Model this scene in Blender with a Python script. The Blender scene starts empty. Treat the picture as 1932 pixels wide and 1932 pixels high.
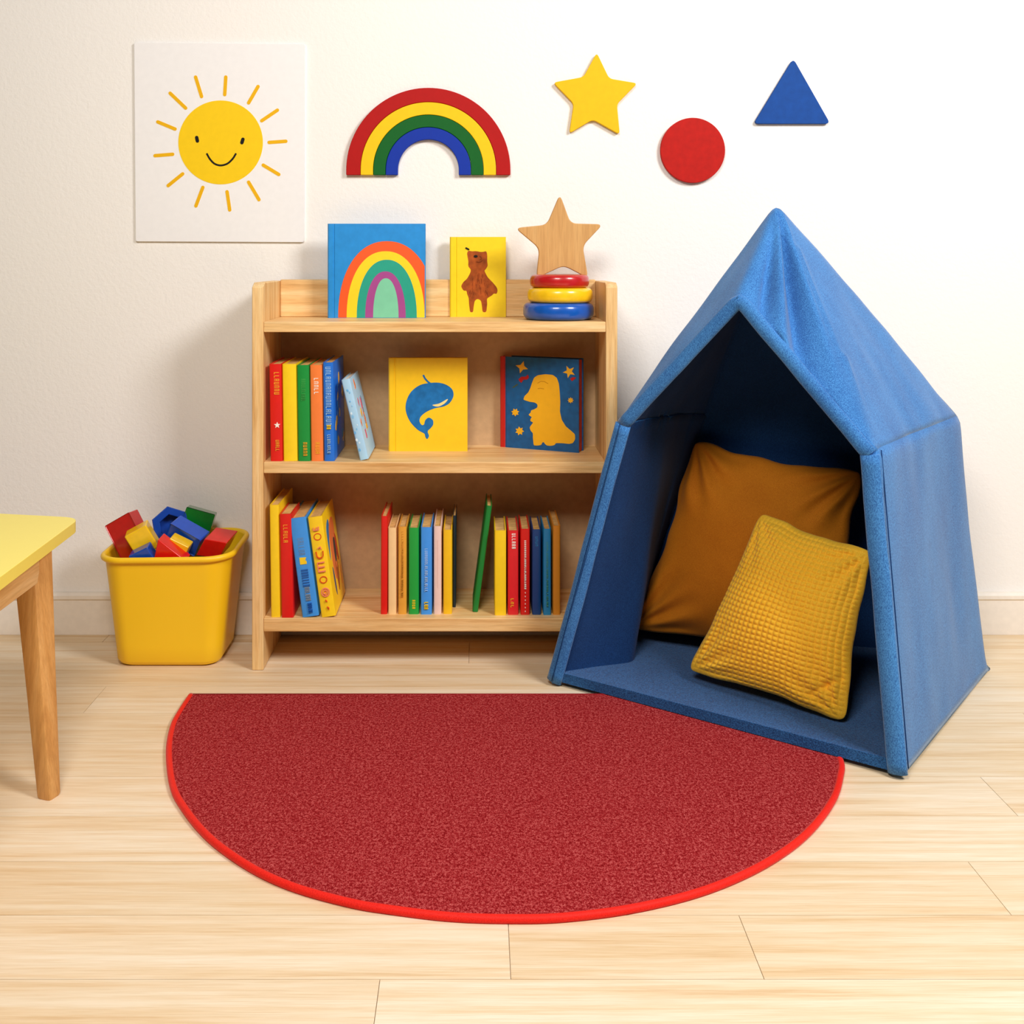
import bpy, bmesh, math, random
from mathutils import Vector, Matrix, noise

random.seed(7)
COL = bpy.context.scene.collection
PI = math.pi
# ---------------------------------------------------------------- camera numbers (metres; camera at the origin of x,y)
F = 2029.0          # focal length in pixels of the 1932 frame
VX, VY = 900.0, 487.0
CH = 0.959          # eye height
WALL = 2.75         # distance of the back wall

def P(px, py, y):                     # point of the place seen at (px,py) at distance y
    return Vector(((px - VX) / F * y, y, CH - (py - VY) / F * y))
def FL(px, py, z=0.0):                # point on the horizontal plane z
    y = F * (CH - z) / (py - VY)
    return Vector(((px - VX) / F * y, y, z))

# ---------------------------------------------------------------- materials
def lin(c):
    return c / 12.92 if c <= 0.04045 else ((c + 0.055) / 1.055) ** 2.4
def S(h):
    h = h.lstrip('#')
    return tuple(lin(int(h[i:i + 2], 16) / 255) for i in (0, 2, 4)) + (1,)

def nt(m):
    m.use_nodes = True
    t = m.node_tree
    return t, t.nodes['Principled BSDF']

def coord(t, scale=(1, 1, 1), obj=True, rot=(0, 0, 0)):
    tc = t.nodes.new('ShaderNodeTexCoord')
    mp = t.nodes.new('ShaderNodeMapping')
    mp.inputs['Scale'].default_value = scale
    mp.inputs['Rotation'].default_value = rot
    t.links.new(tc.outputs['Object'], mp.inputs['Vector'])
    return mp.outputs['Vector']

def noise_n(t, vec, scale, detail=3, rough=.5):
    n = t.nodes.new('ShaderNodeTexNoise')
    n.inputs['Scale'].default_value = scale
    n.inputs['Detail'].default_value = detail
    n.inputs['Roughness'].default_value = rough
    t.links.new(vec, n.inputs['Vector'])
    return n.outputs['Fac']

def ramp(t, fac, stops):
    r = t.nodes.new('ShaderNodeValToRGB')
    e = r.color_ramp.elements
    e[0].position, e[0].color = stops[0]
    e[1].position, e[1].color = stops[-1]
    for p, c in stops[1:-1]:
        x = e.new(p); x.color = c
    t.links.new(fac, r.inputs['Fac'])
    return r.outputs['Color']

def bump(t, bsdf, height, strength=.2, dist=.002):
    b = t.nodes.new('ShaderNodeBump')
    b.inputs['Strength'].default_value = strength
    b.inputs['Distance'].default_value = dist
    t.links.new(height, b.inputs['Height'])
    t.links.new(b.outputs['Normal'], bsdf.inputs['Normal'])

_M = {}
def paint(hexc, rough=.4, var=.02, bumps=.12, scale=260, coat=0):
    k = (hexc, rough, var, bumps, scale, coat)
    if k in _M: return _M[k]
    m = bpy.data.materials.new('paint_' + hexc.strip('#'))
    t, b = nt(m)
    c = S(hexc)
    v = coord(t)
    f = noise_n(t, v, 60, 4)
    dark = tuple(x * (1 - var * 2) for x in c[:3]) + (1,)
    lite = tuple(min(1, x * (1 + var)) for x in c[:3]) + (1,)
    t.links.new(ramp(t, f, [(.3, dark), (.7, lite)]), b.inputs['Base Color'])
    b.inputs['Roughness'].default_value = rough
    if rough >= .5: b.inputs['Specular IOR Level'].default_value = .2
    if coat:
        b.inputs['Coat Weight'].default_value = coat
        b.inputs['Coat Roughness'].default_value = .12
    if bumps: bump(t, b, noise_n(t, v, scale, 2), bumps, .0006)
    _M[k] = m
    return m

def wood(name, light, mid, dark, axis='x', rough=.45, scale=1.0):
    m = bpy.data.materials.new(name)
    t, b = nt(m)
    sc = {'x': (1.2, 22, 22), 'y': (22, 1.2, 22), 'z': (22, 22, 1.2)}[axis]
    v = coord(t, tuple(s * scale for s in sc))
    f = noise_n(t, v, 2.2, 6, .6)
    col = ramp(t, f, [(.30, S(dark)), (.48, S(mid)), (.70, S(light))])
    v2 = coord(t, tuple(s * 5 * scale for s in sc))
    f2 = noise_n(t, v2, 3, 3, .6)
    mx = t.nodes.new('ShaderNodeMix'); mx.data_type = 'RGBA'; mx.blend_type = 'MULTIPLY'
    mx.inputs['Factor'].default_value = .35
    t.links.new(col, mx.inputs['A'])
    t.links.new(ramp(t, f2, [(.35, (.62, .55, .45, 1)), (.6, (1, 1, 1, 1))]), mx.inputs['B'])
    t.links.new(mx.outputs['Result'], b.inputs['Base Color'])
    b.inputs['Roughness'].default_value = rough
    bump(t, b, f2, .1, .0006)
    return m

def fabric(name, c1, c2, sc=900, bs=.5, sheen=.3, rough=.9, stretch=(1, 1, 1), big=.25, dist=.001):
    m = bpy.data.materials.new(name)
    t, b = nt(m)
    v = coord(t, stretch)
    f = noise_n(t, v, sc, 2, .7)
    g = noise_n(t, v, sc / 90, 4, .6)
    mx = t.nodes.new('ShaderNodeMath'); mx.operation = 'MULTIPLY_ADD'
    t.links.new(g, mx.inputs[0]); mx.inputs[1].default_value = big
    a = t.nodes.new('ShaderNodeMath'); a.operation = 'SUBTRACT'
    t.links.new(f, a.inputs[0]); a.inputs[1].default_value = big / 2
    t.links.new(a.outputs[0], mx.inputs[2])
    t.links.new(ramp(t, mx.outputs[0], [(.36, S(c1)), (.64, S(c2))]), b.inputs['Base Color'])
    b.inputs['Roughness'].default_value = rough
    b.inputs['Specular IOR Level'].default_value = .2
    b.inputs['Sheen Weight'].default_value = sheen
    b.inputs['Sheen Roughness'].default_value = .4
    bump(t, b, f, bs, dist)
    return m

# ---------------------------------------------------------------- object helpers
def put(name, me, mats=(), parent=None, loc=None, smooth=False, ang=None):
    for m in (mats if isinstance(mats, (list, tuple)) else [mats]): me.materials.append(m)
    o = bpy.data.objects.new(name, me); COL.objects.link(o)
    if parent is not None: o.parent = parent
    if loc is not None: o.location = loc
    if smooth:
        for p in me.polygons: p.use_smooth = True
        if ang is not None: me.set_sharp_from_angle(angle=math.radians(ang))
    return o

def fin(name, bm, mats, parent=None, loc=None, smooth=False, ang=None, bevel=0, seg=2):
    bmesh.ops.recalc_face_normals(bm, faces=bm.faces)
    me = bpy.data.meshes.new(name); bm.to_mesh(me); bm.free()
    o = put(name, me, mats, parent, loc, smooth, ang)
    if bevel:
        md = o.modifiers.new('bevel', 'BEVEL'); md.width = bevel; md.segments = seg
        md.limit_method = 'ANGLE'; md.angle_limit = math.radians(40)
        md.harden_normals = True
        for p in me.polygons: p.use_smooth = True
        me.set_sharp_from_angle(angle=math.radians(50))
    return o

def tag(o, label=None, cat=None, group=None, kind=None):
    if label: o['label'] = label
    if cat: o['category'] = cat
    if group: o['group'] = group
    if kind: o['kind'] = kind
    return o

def root(name, loc, label, cat, group=None, rot=(0, 0, 0)):
    o = bpy.data.objects.new(name, None); COL.objects.link(o)
    o.location = loc; o.rotation_euler = rot; o.empty_display_size = .05
    return tag(o, label, cat, group)

def box(bm, x0, x1, y0, y1, z0, z1, mi=0):
    vs = [bm.verts.new(c) for c in ((x0, y0, z0), (x1, y0, z0), (x1, y1, z0), (x0, y1, z0), (x0, y0, z1), (x1, y0, z1), (x1, y1, z1), (x0, y1, z1))]
    for f in ((0, 3, 2, 1), (4, 5, 6, 7), (0, 1, 5, 4), (1, 2, 6, 5), (2, 3, 7, 6), (3, 0, 4, 7)):
        fc = bm.faces.new([vs[i] for i in f]); fc.material_index = mi
    return vs

def prism(bm, pts3, ext, mi=0, tri=True):
    """extrude a planar polygon (list of Vectors) by vector ext"""
    a = [bm.verts.new(p) for p in pts3]
    b = [bm.verts.new(Vector(p) + Vector(ext)) for p in pts3]
    fs = [bm.faces.new(a), bm.faces.new(list(reversed(b)))]
    n = len(a)
    sd = [bm.faces.new((a[i], a[(i + 1) % n], b[(i + 1) % n], b[i])) for i in range(n)]
    for f in fs + sd: f.material_index = mi
    for f in fs: f.normal_update()
    if tri: bmesh.ops.triangulate(bm, faces=fs, ngon_method='EAR_CLIP')

def round_poly(pts, r, seg=6):
    out = []
    n = len(pts)
    for i in range(n):
        p0, p, p1 = Vector(pts[i - 1]), Vector(pts[i]), Vector(pts[(i + 1) % n])
        a = (p0 - p); b = (p1 - p)
        k = min(r, a.length * .45, b.length * .45)
        A = p + a.normalized() * k; B = p + b.normalized() * k
        for j in range(seg + 1):
            t = j / seg
            out.append((1 - t) ** 2 * A + 2 * t * (1 - t) * p + t * t * B)
    return out

def smooth_closed(pts, n=8, closed=True):
    """Catmull-Rom through 2D/3D points"""
    pts = [Vector(p) for p in pts]
    out = []
    N = len(pts)
    rng = range(N) if closed else range(N - 1)
    for i in rng:
        if closed:
            p0, p1, p2, p3 = pts[i - 1], pts[i], pts[(i + 1) % N], pts[(i + 2) % N]
        else:
            p0, p1, p2, p3 = pts[max(i - 1, 0)], pts[i], pts[i + 1], pts[min(i + 2, N - 1)]
        for j in range(n):
            t = j / n
            out.append(.5 * ((2 * p1) + (p2 - p0) * t + (2 * p0 - 5 * p1 + 4 * p2 - p3) * t * t + (3 * p1 - p0 - 3 * p2 + p3) * t ** 3))
    if not closed: out.append(pts[-1])
    return out

def ribbon(a, b, w):
    """capsule polygon from a to b of width w (2D)"""
    a, b = Vector(a), Vector(b)
    d = (b - a).normalized(); n = Vector((-d.y, d.x)) * w / 2
    out = []
    for j in range(7):
        t = PI / 2 + PI * j / 6
        out.append(a + d * (math.cos(t) * w / 2) + n.normalized() * (math.sin(t) * w / 2))
    for j in range(7):
        t = -PI / 2 + PI * j / 6
        out.append(b + d * (math.cos(t) * w / 2) + n.normalized() * (math.sin(t) * w / 2))
    return out

def stroke(pts, w):
    """polygon outline of a polyline with width w (2D)"""
    pts = [Vector(p) for p in pts]
    L, R = [], []
    for i, p in enumerate(pts):
        d = (pts[min(i + 1, len(pts) - 1)] - pts[max(i - 1, 0)]).normalized()
        n = Vector((-d.y, d.x)) * w / 2
        L.append(p + n); R.append(p - n)
    return L + R[::-1]

def tube(bm, pts, r, seg=10, closed=False, flat=1.0, up=None, mi=0):
    pts = [Vector(p) for p in pts]
    n = len(pts)
    rings = []
    prev = None
    for i, p in enumerate(pts):
        if closed: d = pts[(i + 1) % n] - pts[i - 1]
        else: d = pts[min(i + 1, n - 1)] - pts[max(i - 1, 0)]
        d.normalize()
        if up is not None:
            u = Vector(up)
            a = (u - d * u.dot(d)).normalized()
        elif prev is None:
            u = Vector((0, 0, 1)) if abs(d.z) < .9 else Vector((1, 0, 0))
            a = d.cross(u).normalized()
        else:
            a = (prev - d * prev.dot(d)).normalized()
        prev = a
        b = d.cross(a)
        rr = r(i / (n - 1)) if callable(r) else r
        rings.append([bm.verts.new(p + a * (math.cos(2 * PI * k / seg) * rr) + b * (math.sin(2 * PI * k / seg) * rr * flat)) for k in range(seg)])
    rg = range(n) if closed else range(n - 1)
    for i in rg:
        A, B = rings[i], rings[(i + 1) % n]
        for k in range(seg):
            f = bm.faces.new((A[k], A[(k + 1) % seg], B[(k + 1) % seg], B[k])); f.material_index = mi
    if not closed:
        bm.faces.new(list(reversed(rings[0]))); bm.faces.new(rings[-1])

def V3(p, y, z=None): return Vector((p[0], y, p[1]))

# ---------------------------------------------------------------- shared materials
WOODX = wood('beech_wood_across', '#F8D8A0', '#EDC080', '#D39C58', 'x')
WOODY = wood('beech_wood_deep', '#F8D8A0', '#EDC080', '#D39C58', 'y')
WOODZ = wood('beech_wood_upright', '#F8D8A0', '#EDC080', '#D39C58', 'z')
LEGW = wood('oiled_leg_wood', '#E2AC68', '#D69C57', '#C48A48', 'z', .45, 1.3)
STARW = wood('star_wood', '#D9A866', '#D09C5A', '#C08C4C', 'z', .55, .8)
PAGES = paint('#D9AE6B', .85, .12, .3, 500)
PAGESW = paint('#EFE3CC', .85, .08, .3, 500)
BLACK = paint('#15120F', .5)

# ================================================================= SETTING
def build_floor():
    """one mesh of pale planks, rows 0.1395 m wide running along the wall"""
    bm = bmesh.new()
    box(bm, -3.2, 3.2, -1.6, WALL + .05, -.06, -.004)
    rnd = random.Random(11)
    W_ = .1395
    joints = {0: [-1.35, .045, .382, 1.75], -1: [-1.5, -.129, 1.2], 1: [-1.3, .78], 2: [-1.0, 1.35], 3: [-1.7, .93], 4: [-.40, 1.6], 5: [-1.15, 1.15], 6: [-.83, .6], 7: [-1.4, 1.3]}
    tone = {}
    k = -22
    while 1.43 + k * W_ < WALL - .01:
        y0, y1 = 1.43 + k * W_, min(1.43 + (k + 1) * W_, WALL + .05)
        if y0 < -1.6: k += 1; continue
        js = joints.get(k)
        if js is None: o_ = rnd.uniform(-1.3, 0); js = [o_, o_ + rnd.uniform(1.1, 1.5)]
        xs = [-3.2] + sorted(js) + [3.2]
        for a, b in zip(xs, xs[1:]):
            n0 = len(bm.faces)
            box(bm, a + .0005, b - .0005, y0 + .00045, y1 - .00045, -.004, 0)
            bm.faces.ensure_lookup_table()
            t = rnd.random()
            for q, f in enumerate(bm.faces[n0:]): tone[n0 + q] = t
        k += 1
    m = bpy.data.materials.new('pale_oak_planks')
    t, b = nt(m)
    tc = t.nodes.new('ShaderNodeTexCoord')
    at = t.nodes.new('ShaderNodeAttribute'); at.attribute_name = 'plank'
    sh = t.nodes.new('ShaderNodeVectorMath'); sh.operation = 'MULTIPLY_ADD'
    t.links.new(at.outputs['Color'], sh.inputs[0]); sh.inputs[1].default_value = (17, 9, 5)
    t.links.new(tc.outputs['Object'], sh.inputs[2])
    mp2 = t.nodes.new('ShaderNodeMapping'); mp2.inputs['Scale'].default_value = (1.1, 30, 1)
    t.links.new(sh.outputs[0], mp2.inputs['Vector'])
    g1 = noise_n(t, mp2.outputs['Vector'], 1.5, 8, .66)
    mp3 = t.nodes.new('ShaderNodeMapping'); mp3.inputs['Scale'].default_value = (6, 240, 1)
    t.links.new(sh.outputs[0], mp3.inputs['Vector'])
    g2 = noise_n(t, mp3.outputs['Vector'], 2, 3, .6)
    c1 = ramp(t, g1, [(.28, S('#D8B68C')), (.42, S('#E8CFAC')), (.62, S('#F0E0C8'))])
    def mul(A, B, f):
        mx = t.nodes.new('ShaderNodeMix'); mx.data_type = 'RGBA'; mx.blend_type = 'MULTIPLY'
        mx.inputs['Factor'].default_value = f
        t.links.new(A, mx.inputs['A']); t.links.new(B, mx.inputs['B'])
        return mx.outputs['Result']
    c = mul(c1, ramp(t, g2, [(.35, (.84, .76, .62, 1)), (.6, (1, 1, 1, 1))]), .5)
    c = mul(c, ramp(t, at.outputs['Fac'], [(0, (.93, .89, .82, 1)), (1, (1, 1, 1, 1))]), 1)
    t.links.new(c, b.inputs['Base Color'])
    b.inputs['Roughness'].default_value = .55
    b.inputs['Specular IOR Level'].default_value = .25
    bump(t, b, g2, .08, .0006)
    me = bpy.data.meshes.new('floor')
    bmesh.ops.recalc_face_normals(bm, faces=bm.faces)
    bm.to_mesh(me); bm.free()
    a = me.attributes.new('plank', 'FLOAT_COLOR', 'CORNER')
    for p in me.polygons:
        v = tone.get(p.index, .5)
        for li in p.loop_indices: a.data[li].color = (v, v, v, 1)
    o = put('floor', me, m)
    tag(o, 'pale oak plank floor running along the wall', kind='structure')

def build_wall():
    m = bpy.data.materials.new('white_textured_wall_paint')
    t, b = nt(m)
    v = coord(t)
    b.inputs['Base Color'].default_value = S('#F4EFE9')
    b.inputs['Roughness'].default_value = .85
    b.inputs['Specular IOR Level'].default_value = .2
    f = noise_n(t, v, 110, 4, .6)
    bump(t, b, f, .35, .003)
    bm = bmesh.new(); box(bm, -3.2, 3.2, WALL, WALL + .1, 0, 2.7)
    tag(fin('wall_back', bm, m), 'white wall with fine plaster texture', kind='structure')
    # baseboard: board with a rounded lighter cap
    bm = bmesh.new()
    prof = [(WALL, 0), (WALL - .014, 0), (WALL - .014, .088), (WALL - .018, .092), (WALL - .018, .101), (WALL - .012, .1065), (WALL, .1065)]
    prism(bm, [Vector((-3.2, y, z)) for y, z in prof], (6.4, 0, 0))
    tag(fin('baseboard_back', bm, paint('#F1E7DA', .5, .02, 0), bevel=.001), 'white baseboard with a capped top edge', kind='structure')

build_floor(); build_wall()

# ================================================================= BOOKSHELF
Yf, Yb = 2.501, 2.731
XL, XR = -.5237, .3265
TH = .027
Z_TOP, Z_MID, Z_BOT = .811, .4846, .1209

def build_shelf():
    r = root('bookshelf', ((XL + XR) / 2, (Yf + Yb) / 2, 0), 'low open beech bookshelf with three shelves standing against the white wall', 'bookshelf')
    ox, oy = r.location.x, r.location.y
    def loc(bm): bmesh.ops.translate(bm, verts=bm.verts, vec=(-ox, -oy, 0))
    for x0 in (XL, XR - TH):
        bm = bmesh.new()
        prof = [(Yf, 0), (Yf, .892), (Yf + .022, .902), (Yb, .902), (Yb, 0)]
        prism(bm, [Vector((x0, y, z)) for y, z in prof], (TH, 0, 0)); loc(bm)
        fin('side_panel', bm, WOODZ, r, bevel=.0025)
    for z, t in ((Z_TOP, .0245), (Z_MID, .0265), (Z_BOT, .031)):
        bm = bmesh.new(); box(bm, XL + TH, XR - TH, Yf + .001, Yb, z - t, z); loc(bm)
        fin('shelf', bm, WOODX, r, bevel=.002)
    bm = bmesh.new(); box(bm, XL + TH, XR - TH, Yb - .018, Yb, Z_TOP, .905); loc(bm)
    fin('back_rail', bm, WOODX, r, bevel=.003)
    bm = bmesh.new(); box(bm, XL + TH, XR - TH, Yb - .004, Yb, Z_BOT - .031, Z_TOP - .0245); loc(bm)  # added sheet; its tan carries the shade seen behind the open shelves
    o = fin('shade_backing', bm, paint('#C9A67C', .8, .04, .3, 300), r); o['label'] = 'added tan sheet standing in for the shade behind the shelves'
    bm = bmesh.new(); box(bm, XL + TH, XR - TH, Yb - .03, Yb - .012, Z_BOT - .031 - .07, Z_BOT - .031); loc(bm)
    fin('bottom_rail', bm, WOODX, r, bevel=.002)
build_shelf()

# ================================================================= BOOKS
# A book's own frame: spine faces -y, right cover faces +x, height along z, origin at the bottom centre of the spine.
def book(name, label, cat, group, w, h, d, cover, pages=PAGES, hinge=False, corner=.004, spine_mat=None):
    r = root(name, (0, 0, 0), label, cat, group)
    b = min(.0026, w * .16)
    bm = bmesh.new()
    hw = w / 2
    rr = min(.003, w * .3)
    if hinge:
        g = .0016
        prof = [(-hw, rr), (-hw + rr, 0), (hw - rr, 0), (hw, rr), (hw, .013), (hw - g, .0145), (hw - g, .0165), (hw, .018), (hw, d), (hw - b, d), (hw - b, .004), (-hw + b, .004), (-hw + b, d), (-hw, d)]
    else:
        prof = [(-hw, rr), (-hw + rr * .4, rr * .3), (-hw + rr, 0), (hw - rr, 0), (hw - rr * .4, rr * .3), (hw, rr), (hw, d), (hw - b, d), (hw - b, .003), (-hw + b, .003), (-hw + b, d), (-hw, d)]
    prism(bm, [Vector((x, y, 0)) for x, y in prof], (0, 0, h))
    es = [e for e in bm.edges if all(abs(v.co.y - d) < 1e-5 for v in e.verts) and abs(e.verts[0].co.z - e.verts[1].co.z) < 1e-5]
    if corner: bmesh.ops.bevel(bm, geom=es, offset=corner, segments=4, affect='EDGES', profile=.5)
    mats = [cover]
    if spine_mat:
        mats.append(spine_mat)
        for f in bm.faces:
            if f.calc_center_median().y < .0146: f.material_index = 1
    fin('cover', bm, mats, r, bevel=.0007)
    bm = bmesh.new(); box(bm, -hw + b, hw - b, .003, d - .003, .002, h - .003)
    fin('pages', bm, pages, r)
    return r

def picture(r, w, layers, name='cover_picture', face='x', z_eps=.0004):
    """layers: list of (points [(u,v)...], material); u runs away from the spine, v up. One mesh, a slot per colour."""
    bm = bmesh.new(); mats = []
    for i, (pts, m) in enumerate(layers):
        if m not in mats: mats.append(m)
        t = z_eps * (1 + i * .12)
        if face == 'x':
            prism(bm, [Vector((w / 2 - .0002, u, v)) for u, v in pts], (t + .0002, 0, 0), mats.index(m))
        else:       # on the spine: u across, v up
            prism(bm, [Vector((u, .0002, v)) for u, v in pts], (0, -t - .0002, 0), mats.index(m))
    cov = next((c for c in r.children if c.name.startswith('cover')), r)
    return fin(name, bm, mats, cov)

def letters(x, z0, z1, w, m, n, heavy=.0011, seed=1):
    """a column of small lettering-like strokes reading up the spine"""
    rnd = random.Random(seed)
    out = []
    step = (z1 - z0) / n
    for i in range(n):
        z = z1 - step * (i + .15); hh = step * .62
        k = rnd.randrange(4)
        a, b = x - w / 2, x + w / 2
        out.append(([(a, z), (b, z), (b, z - heavy), (a, z - heavy)], m))
        if k != 1: out.append(([(a, z - hh), (b, z - hh), (b, z - hh + heavy), (a, z - hh + heavy)], m))
        s = a if k % 2 else b - heavy
        out.append(([(s, z), (s + heavy, z), (s + heavy, z - hh), (s, z - hh)], m))
        if k == 2: out.append(([(x - heavy / 2, z), (x + heavy / 2, z), (x + heavy / 2, z - hh), (x - heavy / 2, z - hh)], m))
    return out

def disc(cx, cy, rx, ry=None, n=28, a0=0, a1=2 * PI):
    ry = ry or rx
    return [(cx + rx * math.cos(a0 + (a1 - a0) * i / n), cy + ry * math.sin(a0 + (a1 - a0) * i / n)) for i in range(n)]

def ringpoly(cx, cy, rx, ry, w, n=20):
    o = disc(cx, cy, rx, ry, n); i = disc(cx, cy, rx - w, ry - w, n)
    quads = []
    for k in range(n):
        quads.append([o[k], o[(k + 1) % n], i[(k + 1) % n], i[k]])
    return quads

def starpoly(cx, cy, r, n=5, k=.42, rot=PI / 2):
    return [(cx + (r if i % 2 == 0 else r * k) * math.cos(rot + PI * i / n), cy + (r if i % 2 == 0 else r * k) * math.sin(rot + PI * i / n)) for i in range(2 * n)]

def stand(r, px0, px1, pyb, zshelf, lean=0.0, yaw=0.0):
    """stand a book on a shelf: px0..px1 its spine at the bottom, pyb its foot, lean in degrees (+ = top leans right)"""
    y = F * (CH - zshelf) / (pyb - VY)
    x = ((px0 + px1) / 2 - VX) / F * y
    r.location = (x, y, zshelf)
    r.rotation_euler = (0, math.radians(lean), math.radians(yaw))
    return y

def spine_w(px0, px1, pyb, zs):
    return (px1 - px0) / F * F * (CH - zs) / (pyb - VY)
def ht(pyt, pyb, zs):
    y = F * (CH - zs) / (pyb - VY)
    return (pyb - pyt) / F * y

RED, YEL, GRN, BLU = paint('#DE1A14', .35), paint('#FBD21E', .35), paint('#12903A', .35), paint('#2E86DC', .35)
ORG, NAVY, CREAM, PINK = paint('#F5813A', .35), paint('#0C4382', .35), paint('#F7CF93', .45), paint('#EFCFC3', .45)
TAN, TEAL, DKTEAL, DEEPB = paint('#E7A43A', .4), paint('#1F86BE', .4), paint('#0A2430', .4), paint('#1F6FD2', .35)
WHITE, GOLD, LTBL = paint('#F8F1E4', .5), paint('#F5B52A', .4), paint('#A9D2EC', .4)
CRIM = paint('#E5242B', .35)
GR1, GR2, GR3 = 'books on the middle shelf', 'books on the bottom shelf', 'picture books standing face out'

def shelf_book(name, label, group, zs, px0, px1, pyb, pyt, d, mat, lean=0, lean_fix=True, marks=None, pages=PAGES, corner=.003):
    w = spine_w(px0, px1, pyb, zs) - .0008
    h = ht(pyt, pyb, zs) / math.cos(math.radians(lean))
    r = book(name, label, 'book', group, w, h, d, mat, pages, corner=corner)
    stand(r, px0, px1, pyb, zs, lean)
    if lean: r.location.z += abs(math.sin(math.radians(lean))) * w / 2
    if marks: picture(r, w, marks(w, h), 'spine_lettering', 'y')
    return r, w, h

# --- middle shelf, left row
L = math.degrees(math.atan(-2.6 / 184))
shelf_book('picture_book', 'red book with pale spine lettering, against the left side panel on the middle shelf', GR1, Z_MID, 510, 533.5, 870, 687, .18, RED, L,
           marks=lambda w, h: letters(w * .1, h * .68, h * .92, w * .42, GOLD, 7, .0013, 3) + [(starpoly(w * .1, h * .37, w * .27), WHITE)] + letters(w * .1, h * .1, h * .22, w * .3, GOLD, 5, .0008, 9))
shelf_book('picture_book', 'plain yellow book between the red and the green book on the middle shelf', GR1, Z_MID, 534.5, 561.5, 870, 687, .18, YEL, L)
shelf_book('picture_book', 'green book between the yellow and the orange book on the middle shelf', GR1, Z_MID, 562.5, 585.8, 870, 689, .18, GRN, L,
           marks=lambda w, h: letters(0, h * .62, h * .86, w * .34, paint('#3FAE4E', .4), 11, .0008, 5) + letters(w * .1, h * .05, h * .2, w * .32, GOLD, 5, .0011, 6))
shelf_book('picture_book', 'orange book with yellow spine lettering on the middle shelf', GR1, Z_MID, 586.8, 610.3, 870, 689, .18, ORG, L,
           marks=lambda w, h: letters(0, h * .69, h * .87, w * .36, WHITE, 5, .0014, 15) + letters(w * .05, h * .07, h * .2, w * .36, GOLD, 4, .0012, 16))
b5, w5, h5 = shelf_book('picture_book', 'blue book with speckled cover, right end of the upright row on the middle shelf', GR1, Z_MID, 611.3, 631.5, 870, 684, .19, DEEPB, L,
           marks=lambda w, h: letters(0, h * .36, h * .96, w * .5, LTBL, 18, .0011, 25) + letters(0, h * .32, h * .37, w * .4, YEL, 2, .0013, 2) + letters(0, h * .08, h * .27, w * .3, LTBL, 9, .0007, 26))
rnd = random.Random(4)
lay = []
for k in range(13):
    cx, cy = rnd.uniform(.03, .175), rnd.uniform(.02, h5 - .02)
    lay.append(([(cx + rnd.uniform(.5, 1) * .014 * math.cos(a), cy + rnd.uniform(.6, 1.2) * .014 * math.sin(a)) for a in [2 * PI * i / 9 for i in range(9)]], GOLD if k % 3 else TEAL))
picture(b5, w5, lay)

# pale blue leaning book
w6 = spine_w(679, 695.5, 870, Z_MID)
lean = -13.2
r6 = book('picture_book', 'pale blue book leaning left against the blue book on the middle shelf', 'book', GR1, w6, .193, .17, LTBL, PAGESW, corner=.005)
stand(r6, 679, 695.5, 869, Z_MID, lean); r6.location.z += math.sin(math.radians(13.2)) * w6 / 2
lay = []
for k in range(16):
    cx, cy = rnd.gauss(.085, .022), rnd.gauss(.10, .028)
    s = rnd.uniform(.006, .015)
    lay.append(([(cx + rnd.uniform(.5, 1.1) * s * math.cos(a), cy + rnd.uniform(.6, 1.4) * s * math.sin(a)) for a in [2 * PI * i / 8 for i in range(8)]],
                [GOLD, ORG, paint('#7C9DB5', .5), paint('#D9607A', .5), ORG][k % 5]))
picture(r6, w6, lay)
lay = []
for k in range(14):
    cx, cy = rnd.uniform(-.35, .3) * w6, rnd.uniform(.02, .17)
    s = rnd.uniform(.0012, .003)
    lay.append((disc(cx, cy, s, s * 1.5, 7), [paint('#6FB2E0', .5), paint('#D8E9F2', .5), paint('#86C0E4', .5)][k % 3]))
picture(r6, w6, lay, 'spine_lettering', 'y')

# --- face-out picture books
def face_book(name, label, px0, px1, pyt, pyb, zs, thick, mat, pages=PAGES, yaw=0, spine_mat=None, group=GR3, tilt=0):
    y = F * (CH - zs) / (pyb - VY)
    x0 = (px0 - VX) / F * y; x1 = (px1 - VX) / F * y
    d = (x1 - x0) / math.cos(math.radians(yaw)); h = (pyb - pyt) / F * y
    r = book(name, label, 'book', group, thick, h, d, mat, pages, hinge=True, corner=.007, spine_mat=spine_mat)
    a = math.radians(-90 + yaw)
    # origin is the spine's centre line; put the front cover's left bottom corner at (x0,y)
    off = Matrix.Rotation(a, 3, 'Z') @ Vector((thick / 2, 0, 0))
    r.location = (x0 - off.x, y - off.y, zs)
    r.rotation_euler = (0, 0, a)
    return r, d, h, y

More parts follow.
